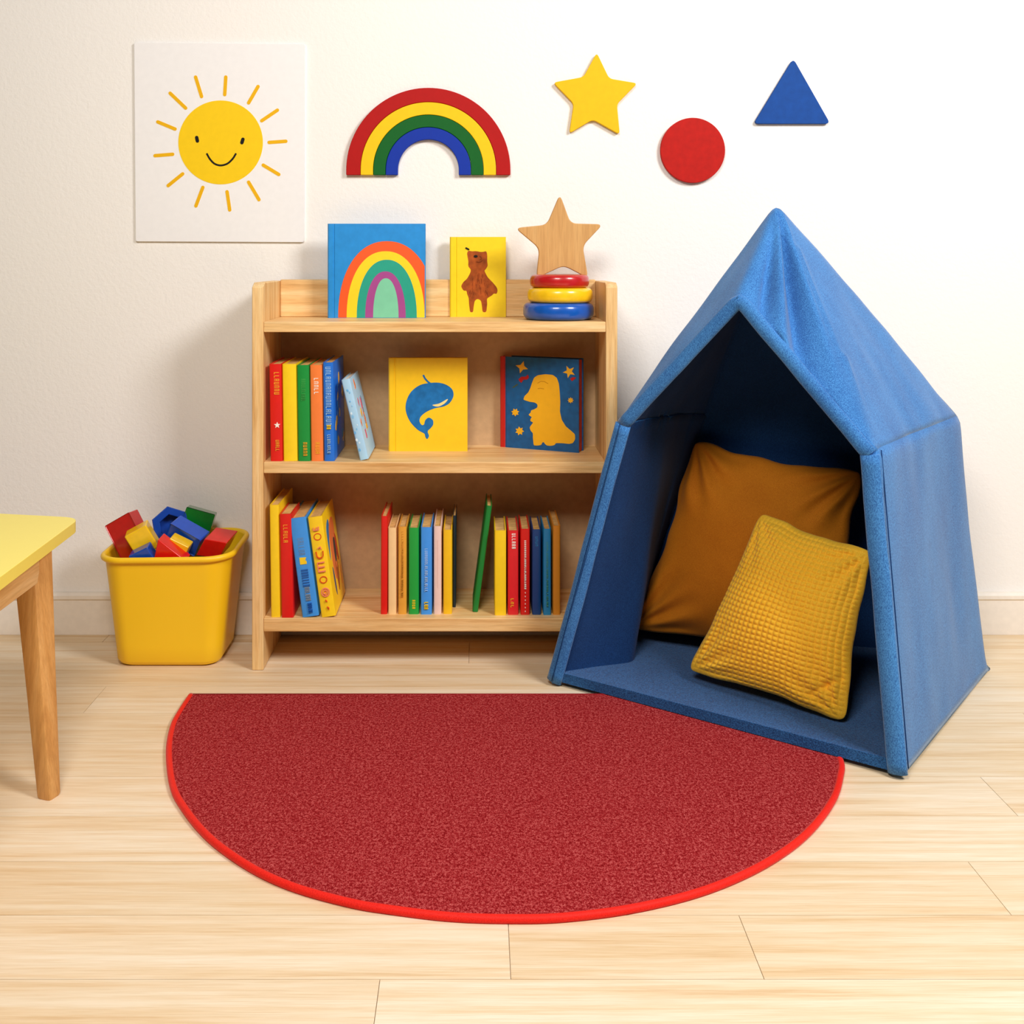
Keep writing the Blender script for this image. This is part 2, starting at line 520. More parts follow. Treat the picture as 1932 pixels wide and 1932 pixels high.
# rainbow book
r, d, h, y = face_book('picture_book', 'blue book with a painted rainbow on its cover, standing on the bookshelf top', 618, 802.5, 422, 600, Z_TOP, .02, paint('#2B8FD9', .3, .04), yaw=0)
px = lambda x: (x - 618) / F * y
pz = lambda v: (600 - v) / F * y
def archpts(xl, xr, yt, yb=599.3, xm=1e9):
    out = [(px(min(xr, xm)), pz(yb))]
    cx, rx, ry = (xl + xr) / 2, (xr - xl) / 2, (yb - yt)
    for i in range(0, 41):
        a = PI * i / 40
        c, s = math.cos(a), math.sin(a)
        X = cx + rx * (abs(c) ** .92) * (1 if c >= 0 else -1); Y = yb - ry * (abs(s) ** .92)
        out.append((px(min(X, xm)), pz(Y)))
    return out[1:]
XM = 801.3
picture(r, .02, [(archpts(638, 822, 455, xm=XM), paint('#EE5A1E', .4)), (archpts(654, 801.2, 474), paint('#FAD51C', .4)),
                 (archpts(673, 786.5, 490), paint('#1FA088', .4)), (archpts(689, 765.5, 512), paint('#A4468E', .4)), (archpts(704, 752, 525), paint('#7CCBA6', .4))])

# bear book
r, d, h, y = face_book('picture_book', 'small yellow book with a brown bear on its cover, beside the stacking rings', 848.5, 954.5, 447, 598, Z_TOP, .022, paint('#F7D423', .3, .02))
q = lambda a, b: ((a / 3.22 + 600 - 848.5) / F * y, (598 - (b / 3.22 + 360)) / F * y)
BR1, BR2 = paint('#A8501C', .7, .2, .4), paint('#8A3A14', .7, .2, .4)
body = [(905, 380), (912, 362), (932, 368), (960, 366), (990, 372), (1008, 370), (1022, 366), (1028, 385), (1028, 430), (1032, 455), (1020, 475), (1010, 485), (1030, 525), (1060, 555), (1085, 585), (1092, 605), (1085, 628), (1068, 622), (1058, 635), (1040, 645), (1026, 655), (1028, 690), (1022, 738), (1000, 738), (996, 700), (990, 665), (968, 655), (952, 668), (946, 700), (942, 738), (924, 738), (918, 690), (916, 650), (905, 625), (903, 605), (885, 608), (868, 580), (882, 555), (905, 535), (925, 500), (930, 478), (912, 460), (914, 430)]
lay = [([q(*p) for p in round_poly([Vector(p) for p in body], 10, 2)], BR1)]
for k in range(26):
    b = rnd.uniform(500, 620); a = 977 + rnd.uniform(-.4, .4) * (80 + (b - 500) * .7)
    lay.append(([q(*p) for p in stroke([(a, b), (a + (a - 975) * .12, b + 24)], 2.6)], BR2))
lay.append(([q(*p) for p in disc(958, 398, 12, 8)], BLACK))
lay.append(([q(*p) for p in ribbon((900, 348), (915, 356), 10)], BLACK))
lay.append(([q(*p) for p in stroke([(982, 398), (992, 402), (994, 412), (984, 418)], 3)], BR2))
lay.append(([q(*p) for p in stroke([(962, 430), (975, 434), (988, 432), (998, 424)], 3)], BR2))
picture(r, .022, lay)

# whale book
r, d, h, y = face_book('picture_book', 'golden yellow book with a blue whale on its cover, middle shelf', 733, 882, 675.5, 851.5, Z_MID, .02, paint('#F9C81E', .3, .02))
q = lambda a, b: ((a / 4.025 + 480 - 733) / F * y, (851.5 - (b / 4.025 + 620)) / F * y)
wh = [(1330, 413), (1400, 411), (1460, 428), (1502, 462), (1512, 510), (1485, 562), (1440, 590), (1370, 605), (1310, 630), (1266, 665), (1254, 700), (1268, 730), (1288, 728), (1298, 695), (1325, 676), (1355, 695), (1357, 730), (1337, 757), (1316, 780), (1326, 815), (1312, 838), (1298, 822), (1290, 797), (1240, 768), (1182, 705), (1150, 625), (1155, 550), (1190, 480), (1255, 430)]
WB = paint('#1E6FB0', .5, .12)
lay = [([q(*p) for p in smooth_closed(wh, 4)], WB), ([q(*p) for p in stroke([(1282, 352), (1296, 380), (1316, 402), (1345, 425)], 14)], WB),
       ([q(*p) for p in smooth_closed([(1352, 580), (1405, 568), (1468, 534), (1445, 568), (1395, 592)], 4)], paint('#F6D98A', .5))]
picture(r, .02, lay)

# dinosaur book (turned a little, right side nearer)
zs = Z_MID
A, B = FL(943, 843, zs), FL(1092, 854.5, zs)
yaw = math.degrees(math.atan2(B.y - A.y, B.x - A.x))
dd = (B - A).length; TH2 = .036; hh = .2275
r = book('picture_book', 'dark blue book with a yellow dinosaur and stars on its cover, red spine, middle shelf', 'book', GR3, TH2, hh, dd, paint('#0E5A94', .35, .12), paint('#B8402C', .5, .1), hinge=True, corner=.005, spine_mat=paint('#C8201A', .35))
a = math.radians(-90 + yaw)
off = Matrix.Rotation(a, 3, 'Z') @ Vector((TH2 / 2, 0, 0))
r.location = (A.x - off.x, A.y - off.y, zs); r.rotation_euler = (0, 0, a)
next(c for c in r.children if c.name.startswith('pages'))['label'] = 'red page edges'
def q(a, b):        # zoom coordinates -> cover plane
    X, Y = a / 6.44 + 900, b / 6.44 + 640
    s = (X - VX) / F            # intersect the sight line's plan with the cover's plan
    dx, dy = (B - A).x / dd, (B - A).y / dd
    u = (s * A.y - A.x) / (dx - s * dy)
    yy = A.y + dy * u
    return (u, CH - (Y - VY) / F * yy - zs)
dino = [(740, 437), (830, 425), (920, 433), (970, 470), (995, 540), (1005, 640), (1012, 760), (1008, 880), (1030, 980), (1080, 1060), (1150, 1118), (1190, 1155), (1193, 1215), (1165, 1262), (1120, 1272), (1040, 1263), (955, 1262), (945, 1285), (900, 1295), (850, 1292), (825, 1272), (812, 1248), (792, 1255), (782, 1284), (740, 1292), (690, 1290), (680, 1200), (680, 1140), (652, 1112), (640, 1070), (660, 1042), (684, 1012), (645, 992), (655, 960), (668, 948), (624, 918), (655, 890), (655, 865), (700, 850), (735, 828), (735, 790), (700, 768), (640, 760), (563, 735), (578, 690), (622, 648), (650, 590), (672, 520), (696, 465)]
DY = paint('#F3B316', .45, .02)
lay = [([q(*p) for p in round_poly([Vector(p) for p in dino], 12, 2)], DY)]
lay += [([q(*p) for p in stroke([(735, 535), (775, 512), (820, 515), (865, 540)], 9)], paint('#C98A18', .5)), ([q(*p) for p in stroke([(738, 600), (775, 596), (815, 604)], 9)], paint('#C98A18', .5))]
for (cx, cy, s, n, ro) in ((545, 340, 78, 4, .3), (1120, 395, 78, 5, .2), (465, 888, 50, 7, 0), (518, 1115, 55, 7, .3), (1138, 742, 38, 8, 0)):
    lay.append(([q(*p) for p in starpoly(cx, cy, s, n, .42 if n < 6 else .6, PI / 2 + ro)], DY))
for pts in ([(505, 485), (540, 455), (590, 455), (620, 430), (632, 465), (610, 490), (565, 492), (540, 530), (515, 510)], [(1130, 480), (1160, 460), (1205, 468), (1180, 490), (1155, 510)]):
    lay.append(([q(*p) for p in pts], paint('#B91D1B', .5)))
lay.append(([q(*p) for p in ribbon((440, 585), (490, 550), 16)], paint('#4C5A40', .5)))
picture(r, TH2, lay)

# --- bottom shelf, left row
zb = Z_BOT
shelf_book('picture_book', 'tall plain yellow book, against the left side panel on the bottom shelf', GR2, zb, 511, 529.5, 1164.5, 953, .185, YEL, -.8)
shelf_book('picture_book', 'red book between the tall yellow and the light blue book on the bottom shelf', GR2, zb, 531, 554, 1165.5, 970, .12, RED, -1.2,
           marks=lambda w, h: letters(-w * .02, h * .72, h * .9, w * .36, GOLD, 6, .001, 33))
def m_c(w, h):
    o = letters(0, h * .62, h * .8, w * .36, paint('#6F8FB0', .5), 6, .0012, 41)
    o.append(([(-w * .2, h * .53), (w * .2, h * .53), (w * .2, h * .56), (w * .12, h * .565), (w * .21, h * .595), (-w * .2, h * .6)], YEL))
    o += letters(0, h * .3, h * .48, w * .42, paint('#275FA8', .5), 7, .0018, 42)
    o += letters(w * .02, h * .16, h * .3, w * .3, paint('#8D9FB0', .5), 6, .001, 43) + letters(w * .05, h * .03, h * .14, w * .25, paint('#1D5BB0', .5), 5, .0014, 44)
    return o
shelf_book('picture_book', 'thick light blue book leaning left, with a yellow patch on its spine, bottom shelf', GR2, zb, 570, 602, 1165, 979, .19, paint('#3C96E6', .3), -7.6, marks=m_c)
RD = paint('#D9531E', .5)
PK = paint('#F08A6A', .5)
def m_d(w, h):
    o = []
    for (zc, rx, rz) in ((.80, .27, .036), (.37, .27, .036)):
        o += [(qd, RD) for qd in ringpoly(0, h * zc, w * rx, h * rz, .002)]
    o += [(qd, PK) for qd in ringpoly(w * .02, h * .245, w * .3, h * .045, .0025)] + [(qd, PK) for qd in ringpoly(w * .02, h * .245, w * .15, h * .022, .0015)]
    # the letters between them
    def st(pts, m, t=.0022): o.append(([Vector((p[0] * w, p[1] * h)) for p in []] or stroke([(p[0] * w, p[1] * h) for p in pts], t), m))
    st([(-.2, .895), (-.2, .87), (.15, .87)], PK); st([(0, .895), (0, .87)], PK); st([(.15, .9), (.15, .87)], PK)
    st([(-.1, .685), (.1, .70), (.15, .675)], PK, .0018)
    st([(-.24, .655), (-.22, .61), (-.1, .59), (.1, .59), (.22, .61), (.24, .655)], RD)
    st([(-.24, .455), (-.24, .545), (.24, .545)], PK); st([(-.24, .5), (.22, .5)], PK); st([(-.24, .455), (.24, .455)], PK)
    st([(-.05, .17), (.05, .15)], RD, .0018); st([(.0, .10), (.12, .085), (.08, .07)], RD, .0018)
    return o
rD, wD, hD = shelf_book('picture_book', 'thick yellow book leaning left, with big red letters on its spine, bottom shelf', GR2, zb, 606, 634, 1165, 977, .18, YEL, -7.9, marks=m_d)
lay = []
for (pts, m) in (([(.03, .19), (.06, .21), (.075, .2), (.05, .16), (.035, .12)], TEAL), ([(.06, .18), (.10, .205), (.14, .19), (.13, .12), (.09, .06), (.06, .1)], ORG),
                 ([(.045, .1), (.06, .08), (.065, .03), (.05, .05)], NAVY), ([(.10, .15), (.125, .15), (.125, .105), (.1, .1)], DKTEAL), ([(.13, .16), (.15, .14), (.15, .09), (.13, .11)], paint('#C2401E', .5)),
                 ([(.09, .1), (.11, .08), (.13, .1), (.12, .05), (.1, .03)], paint('#A85C1C', .5)), ([(.14, .08), (.16, .07), (.16, .03), (.145, .04)], GOLD)):
    lay.append(([tuple(p) for p in smooth_closed(pts, 4)], m))
picture(rD, wD, lay)

# --- bottom shelf, middle row
mk = lambda lo, hi, n, m, sd, ww=.34, hv=.001: (lambda w, h: letters(0, h * lo, h * hi, w * ww, m, n, hv, sd))
shelf_book('picture_book', 'thin tall red book, left end of the middle row on the bottom shelf', GR2, zb, 717.8, 730.5, 1159, 974, .15, RED, .3)
shelf_book('picture_book', 'cream book beside the thin tall red book on the bottom shelf', GR2, zb, 732, 747.8, 1159, 996, .14, CREAM, 0)
shelf_book('picture_book', 'tan orange book between the cream and the green book on the bottom shelf', GR2, zb, 751, 767.3, 1159, 994, .13, TAN, 0, marks=mk(.2, .95, 26, paint('#C98A2C', .5), 51, .22, .0007))
shelf_book('picture_book', 'green book standing upright in the middle row on the bottom shelf', GR2, zb, 770.7, 790.5, 1159, 996, .14, paint('#17A23E', .35), 0, marks=mk(.06, .17, 4, YEL, 52, .3, .0011))
shelf_book('picture_book', 'bright blue book with a pale title, middle row on the bottom shelf', GR2, zb, 793.5, 815, 1159.5, 995, .145, paint('#3E97EE', .35), 0,
           marks=lambda w, h: letters(0, h * .26, h * .76, w * .26, paint('#A9CDF2', .5), 20, .0009, 53) + letters(0, h * .06, h * .15, w * .36, YEL, 3, .0012, 54))
shelf_book('picture_book', 'pale pink book in the middle row on the bottom shelf', GR2, zb, 818, 833, 1159, 993, .18, PINK, 0, marks=mk(.1, .97, 1, paint('#E3BDB0', .5), 55, .08))
shelf_book('picture_book', 'golden yellow book, middle row on the bottom shelf beside a thin black book', GR2, zb, 836, 853, 1158.5, 1000, .15, paint('#F6C21A', .35), 0)
shelf_book('picture_book', 'thin black book, right end of the middle row on the bottom shelf', GR2, zb, 853.6, 860, 1146, 973, .12, DKTEAL, .3)
# --- bottom shelf, right row
rg, wg, hg = shelf_book('picture_book', 'thin dark green book leaning right on the bottom shelf', GR2, zb, 891, 902, 1155, 955, .13, paint('#0C7A2E', .45), 7.6)
shelf_book('picture_book', 'yellow book beside the leaning dark green book on the bottom shelf', GR2, zb, 932.8, 955.3, 1161, 1001, .14, YEL, 0)
shelf_book('picture_book', 'wide red book with a white title, right row on the bottom shelf', GR2, zb, 958, 978.5, 1160, 1001, .14, CRIM, 0,
           marks=lambda w, h: letters(w * .05, h * .78, h * .97, w * .36, WHITE, 6, .0013, 61) + letters(-w * .1, h * .08, h * .2, w * .3, GOLD, 3, .0014, 62))
shelf_book('picture_book', 'narrow red book with a column of white letters, right row on the bottom shelf', GR2, zb, 982, 1000, 1160, 998, .14, RED, 0,
           marks=lambda w, h: letters(0, h * .3, h * .87, w * .2, WHITE, 26, .001, 63) + [(disc(0, h * (.26 - .043 * k), .0011, n=8), WHITE) for k in range(6)])
shelf_book('picture_book', 'navy blue book between the red and the teal blue book on the bottom shelf', GR2, zb, 1004, 1021, 1160, 999, .13, NAVY, 0, marks=mk(.8, .92, 4, TEAL, 64, .3, .0008))
shelf_book('picture_book', 'teal blue book, second from the tent in the right row on the bottom shelf', GR2, zb, 1025, 1040, 1160.5, 998, .13, TEAL, 0, marks=mk(.1, .85, 24, paint('#4FA08E', .5), 65, .24, .0008))
shelf_book('picture_book', 'orange brown book closest to the tent on the bottom shelf', GR2, zb, 1043, 1057.5, 1160, 992, .16, paint('#D98A22', .45), 0)

# ================================================================= RINGS AND WOODEN STAR
def ring(name, label, cx, cy, z0, R, h, mat):
    bm = bmesh.new()
    r_in = R * .42
    prof = []
    n = 20
    mid, half = (R + r_in) / 2, (R - r_in) / 2
    for i in range(n):
        a = 2 * PI * i / n
        c, s = math.cos(a), math.sin(a)
        prof.append((mid + half * math.copysign(abs(c) ** .55, c), h / 2 + h / 2 * math.copysign(abs(s) ** .75, s)))
    N = 72
    rings = [[bm.verts.new((p[0] * math.cos(2 * PI * k / N), p[0] * math.sin(2 * PI * k / N), p[1])) for p in prof] for k in range(N)]
    for k in range(N):
        A, B = rings[k], rings[(k + 1) % N]
        for i in range(n): bm.faces.new((A[i], B[i], B[(i + 1) % n], A[(i + 1) % n]))
    o = fin(name, bm, mat, loc=(cx, cy, z0), smooth=True)
    tag(o, label, 'toy ring', 'stacking rings on the bookshelf top')
    return o
yR = 2.60
X_ = lambda p: (p - VX) / F * yR
ring('stacking_ring', 'large blue wooden ring at the bottom of the ring stack', X_(1053.5), yR, Z_TOP, .0855, .0415, paint('#0D56B5', .28, .06, .05, 200, .5))
ring('stacking_ring', 'yellow wooden ring in the middle of the ring stack', X_(1056.5), yR, Z_TOP + .0405, .079, .037, paint('#F9C816', .28, .05, .05, 200, .5))
ring('stacking_ring', 'small red wooden ring at the top of the ring stack', X_(1055.5), yR, Z_TOP + .0765, .0715, .0325, paint('#BE1A1C', .28, .06, .05, 200, .5))

def plate(name, pix, y, thick, mat, r, label, cat, group=None, bev=.0015, lift=0):
    pts = [P(a, b, y) for a, b in pix]
    c = sum(pts, Vector()) / len(pts)
    pl = round_poly([p - c for p in pts], r, 6)
    for p in pl: p.y = 0
    bm = bmesh.new(); prism(bm, pl, (0, thick, 0), tri=False)
    o = fin(name, bm, mat, loc=(c.x, y, c.z + lift), bevel=bev, seg=3)
    return tag(o, label, cat, group)

plate('wooden_star', [(1056.5, 366), (1076.7, 421.5), (1138, 423), (1099.4, 464), (1110, 525), (1063.5, 501), (1012, 525), (1018, 468.7), (972, 430), (1032, 424)], 2.591, .018, STARW, .016,
      'plain beech star standing on the red ring of the stack', 'toy star', bev=.003)

# ================================================================= WALL DECORATIONS
def poster():
    y = WALL - .007
    c = P(414, 268, y)
    r = root('sun_poster', (c.x, y, c.z), 'white poster with a smiling yellow sun hanging on the wall', 'poster')
    def W(a, b):
        p = P(a, b, y); return Vector((p.x - c.x, 0, p.z - c.z))
    bm = bmesh.new()
    prism(bm, round_poly([W(253, 80), W(575, 83), W(573.5, 457), W(256, 455.5)], .005, 3), (0, .0068, 0))
    fin('board', bm, paint('#F2EFEE', .6, .01, 0), r, bevel=.0012)
    z = lambda a, b: W(a / 4.6 + 230, b / 4.6 + 60)
    SY, SR = paint('#F6CB13', .6, .015, .1), paint('#EDB30C', .6, .015, .1)
    bm = bmesh.new()
    def flat(pts, mi, t): prism(bm, [Vector((p.x, .0001, p.z)) for p in pts], (0, -t, 0), mi)
    flat([z(*p) for p in disc(857, 960, 367, 364, 96)], 0, .0008)
    for a, b in (((640, 393), (692, 562)), ((902, 393), (893, 545)), ((1182, 475), (1100, 617)), ((1350, 680), (1214, 772)), ((1423, 950), (1278, 960)), ((1362, 1238), (1227, 1157)),
                 ((1190, 1457), (1100, 1305)), ((936, 1546), (913, 1388)), ((643, 1511), (703, 1350)), ((402, 1335), (528, 1233)), ((288, 1075), (441, 1063)), ((312, 782), (462, 844)), ((419, 533), (554, 662))):
        flat([z(*p) for p in ribbon(a, b, 30)], 1, .0008)
    flat([z(*p) for p in ribbon((650, 918), (656, 948), 30)], 2, .0013)
    flat([z(*p) for p in ribbon((1051, 933), (1042, 963), 30)], 2, .0013)
    mouth = smooth_closed([(740, 1062), (765, 1105), (805, 1145), (858, 1160), (915, 1145), (960, 1105), (988, 1062)], 6, False)
    flat([z(*p) for p in stroke(mouth, 16)], 2, .0013)
    for e in ((740, 1062), (988, 1062)): flat([z(*p) for p in disc(e[0], e[1], 9, 9, 12)], 2, .0014)
    fin('printed_sun', bm, [SY, SR, BLACK], r)
poster()

def rainbow():
    y = WALL - .014
    c = P(808, 330, y)
    r = root('wall_rainbow', (c.x, y, c.z), 'wooden rainbow of four coloured arches mounted on the wall', 'wall decoration')
    k = y / F
    def arch(R, ri, mat, name):
        n = 56
        pts = [Vector((R * k, 0, 0))]
        leg = 9.5
        pts += [Vector((R * k * math.cos(PI * i / n), 0, (leg + R * math.sin(PI * i / n)) * k)) for i in range(n + 1)]
        pts += [Vector((-R * k, 0, 0)), Vector((-ri * k, 0, 0))]
        pts += [Vector((-ri * k * math.cos(PI * i / n), 0, (leg + ri * math.sin(PI * i / n)) * k)) for i in range(n + 1)]
        pts += [Vector((ri * k, 0, 0))]
        bm = bmesh.new(); prism(bm, pts, (0, .0135, 0), tri=False)
        o = fin('arch_band', bm, mat, r, bevel=.0016, seg=3); o['label'] = name
    arch(155, 128.3, paint('#B00B08', .6), 'red arch band'); arch(127.8, 104.3, paint('#F2C512', .6), 'yellow arch band')
    arch(103.8, 80.8, paint('#075F1E', .6), 'green arch band'); arch(80.3, 57.5, paint('#0C32A0', .6), 'blue arch band')
rainbow()

plate('wall_star', [(1126, 99), (1149.5, 148), (1203, 157), (1164, 196.5), (1169.5, 254), (1118.5, 225.5), (1074, 252), (1082.5, 195.6), (1043.5, 155.5), (1101, 145)], WALL - .012, .0118, paint('#EDBB0C', .6), .011,
      'yellow wooden star mounted on the wall', 'wall decoration')
plate('wall_disc', disc(1307.3, 283.5, 61, 61.5, 60), WALL - .013, .0128, paint('#B8140A', .65, .06), .001,
      'red round disc mounted on the wall above the tent', 'wall decoration')
plate('wall_triangle', [(1497, 110), (1567, 233.5), (1422, 233.5)], WALL - .011, .0108, paint('#0F4693', .65, .06), .014,
      'blue triangle mounted on the wall, highest decoration on the right', 'wall decoration')

# ================================================================= YELLOW BIN WITH BLOCKS
def rrect(hx, hy, r, n=8):
    out = []
    for (sx, sy, a0) in ((1, 1, 0), (-1, 1, PI / 2), (-1, -1, PI), (1, -1, 3 * PI / 2)):
        for i in range(n + 1):
            a = a0 + PI / 2 * i / n
            out.append((sx * (hx - r) + r * math.cos(a), sy * (hy - r) + r * math.sin(a)))
    return out
BIN = Vector((-.7285, 2.6125, 0))
def build_bin():
    r = root('storage_bin', BIN, 'yellow plastic bin full of toy blocks standing on the floor beside the bookshelf', 'storage bin')
    H = .262
    m = bpy.data.materials.new('yellow_plastic')
    t, b = nt(m)
    b.inputs['Base Color'].default_value = S('#FBC918'); b.inputs['Roughness'].default_value = .42
    b.inputs['Subsurface Weight'].default_value = .08; b.inputs['Subsurface Radius'].default_value = (.02, .012, .004)
    bump(t, b, noise_n(t, coord(t), 500, 2), .06, .0004)
    bm = bmesh.new()
    def size(z):
        k = z / H
        return .122 + .026 * k + .003 * k * k, .092 + .027 * k
    levels = []
    for (z, ins) in ((0, .016), (.002, .009), (.007, .0035), (.014, 0), (.05, 0), (.1, 0), (.15, 0), (.2, 0), (.235, 0), (H - .008, 0)):
        hx, hy = size(z); levels.append((z, hx - ins, hy - ins, .036 + .02 * z / H))
    # rolled lip
    hx, hy = size(H)
    for (dz, o) in ((-.010, .001), (-.011, .005), (-.008, .0085), (-.003, .0095), (.001, .0075), (.003, .003), (.002, -.001), (-.004, -.003)):
        levels.append((H + dz, hx + o, hy + o, .056 + o))
    for z in (.2, .14, .08, .03, .006):
        a, c = size(z); levels.append((z, a - .004, c - .004, .034 + .02 * z / H))
    rings = []
    for (z, a, c, rr) in levels:
        ring_ = []
        for (x, y) in rrect(a, c, rr):
            lift = 0
            if z > .15:   # the rim sweeps up a little to the rear right corner
                w = max(0, (z - .15) / (H - .15))
                lift = .004 * w * (x / .15) * (1 if x > 0 else 0) + .006 * w * max(0, y / .12)
            ring_.append(bm.verts.new((x, y, z + lift)))
        rings.append(ring_)
    N = len(rings[0])
    for i in range(len(rings) - 1):
        for k in range(N): bm.faces.new((rings[i][k], rings[i][(k + 1) % N], rings[i + 1][(k + 1) % N], rings[i + 1][k]))
    bm.faces.new(list(reversed(rings[0]))); bm.faces.new(rings[-1])
    lipf = set()
    # split body and rim into parts
    bm.verts.index_update()
    bmesh.ops.recalc_face_normals(bm, faces=bm.faces)
    body = bm.copy()
    zc = H - .0085
    def is_lip(f):
        idx = [v.index // N for v in f.verts]
        return min(idx) >= 9 and max(idx) <= 17
    bmesh.ops.delete(body, geom=[f for f in body.faces if is_lip(f)], context='FACES')
    bmesh.ops.delete(bm, geom=[f for f in bm.faces if not is_lip(f)], context='FACES')
    for nm, B in (('bin_body', body), ('rolled_rim', bm)):
        me = bpy.data.meshes.new(nm); B.to_mesh(me); B.free()
        put(nm, me, m, r, smooth=True, ang=60)
build_bin()

G = 'toy blocks in the yellow bin'
def blockobj(name, label, bm, mat, cpx, cpy, y, rot, bev=.003):
    p = P(cpx, cpy, y)
    o = fin(name, bm, mat, loc=p, bevel=bev, seg=3)
    o.rotation_euler = tuple(math.radians(a) for a in rot)
    return tag(o, label, 'toy block', G)
def cuboid(w, d, h, hollow=None):
    bm = bmesh.new(); box(bm, -w / 2, w / 2, -d / 2, d / 2, -h / 2, h / 2)
    return bm
def frame_block(w, d, h, t):
    """cuboid with a recessed front face"""
    bm = bmesh.new(); box(bm, -w / 2, w / 2, -d / 2, d / 2, -h / 2, h / 2)
    f = [f for f in bm.faces if f.calc_center_median().y < -d * .4]
    bmesh.ops.inset_region(bm, faces=f, thickness=t)
    bmesh.ops.translate(bm, verts=f[0].verts, vec=(0, .006, 0))
    return bm
GL = lambda c: paint(c, .22, .04, .04, 120, .4)
z3 = lambda a, b: (a / 5.367 + 160, b / 5.367 + 930)
blockobj('toy_block', 'large red block leaning out of the bin at its left', frame_block(.070, .05, .105, .010), GL('#C21512'), *z3(465, 445), 2.60, (-4, -30, -6))
blockobj('toy_block', 'yellow square block in front of the large red block', cuboid(.056, .04, .062), GL('#FAC916'), *z3(585, 465), 2.555, (8, -28, 8))
hx = bmesh.new()
o_, i_ = disc(0, 0, .047, n=6), disc(0, 0, .027, n=6)
for k in range(6):
    a, b, c, d = o_[k], o_[(k + 1) % 6], i_[(k + 1) % 6], i_[k]
    prism(hx, [Vector((p[0], 0, p[1])) for p in (a, b, c, d)], (0, .045, 0))
bmesh.ops.remove_doubles(hx, verts=hx.verts, dist=1e-5)
prism(hx, [Vector((p[0], .03, p[1])) for p in disc(0, 0, .034, n=6)], (0, .01, 0))
inner = [f for f in hx.faces if len(f.verts) == 4 and abs(f.calc_center_median().y - .0225) < 1e-4 and all(abs(math.hypot(v.co.x, v.co.z) - .027) > 1e-3 and abs(math.hypot(v.co.x, v.co.z) - .047) > 1e-3 for v in f.verts)]
blockobj('toy_block', 'blue six-sided hollow block at the top of the heap', hx, GL('#0D3F9E'), *z3(870, 330), 2.625, (-14, 20, 12), .002)
blockobj('toy_block', 'long blue block lying across in front of the green one', frame_block(.085, .05, .05, .009), GL('#0E4DBA'), *z3(1035, 435), 2.595, (14, 26, -10))
blockobj('toy_block', 'dark green block rising at the back of the bin', frame_block(.072, .06, .075, .010), GL('#07701E'), *z3(1140, 320), 2.665, (-8, 17, 6))
blockobj('toy_block', 'small yellow block tucked behind the red wedge', cuboid(.05, .035, .04), GL('#F5C21A'), *z3(950, 545), 2.555, (10, 26, 0))
wd = bmesh.new()
prism(wd, [Vector(p) for p in ((-.036, 0, -.026), (.040, 0, -.026), (.03, 0, -.014), (-.022, 0, .028))], (0, .04, 0))
blockobj('toy_block', 'red wedge block at the front rim of the bin', wd, GL('#E3170F'), *z3(840, 590), 2.505, (8, 0, -4), .002)
wd = bmesh.new()
prism(wd, [Vector(p) for p in ((-.04, 0, -.02), (.018, 0, -.026), (.045, 0, .018), (-.012, 0, .024))], (0, .06, 0))
blockobj('toy_block', 'red slanted block at the right side of the bin', wd, GL('#DB1712'), *z3(1270, 565), 2.545, (14, 0, -14), .002)
blockobj('toy_block', 'small blue block low at the front rim of the bin', cuboid(.05, .035, .035), GL('#0B46A8'), *z3(590, 630), 2.52, (10, -26, 0))
# blocks lower in the heap that carry the ones on top
blockobj('toy_block', 'red block low in the heap behind the small blue block', cuboid(.09, .07, .07), GL('#C21512'), 285, 1085, 2.62, (0, 0, 12))
blockobj('toy_block', 'blue block low in the heap behind the red wedge', cuboid(.09, .08, .07), GL('#0E4DBA'), 350, 1087, 2.62, (0, 0, -8))
blockobj('toy_block', 'green block low in the heap under the red slanted block', cuboid(.07, .08, .07), GL('#07701E'), 405, 1092, 2.62, (0, 0, 10))

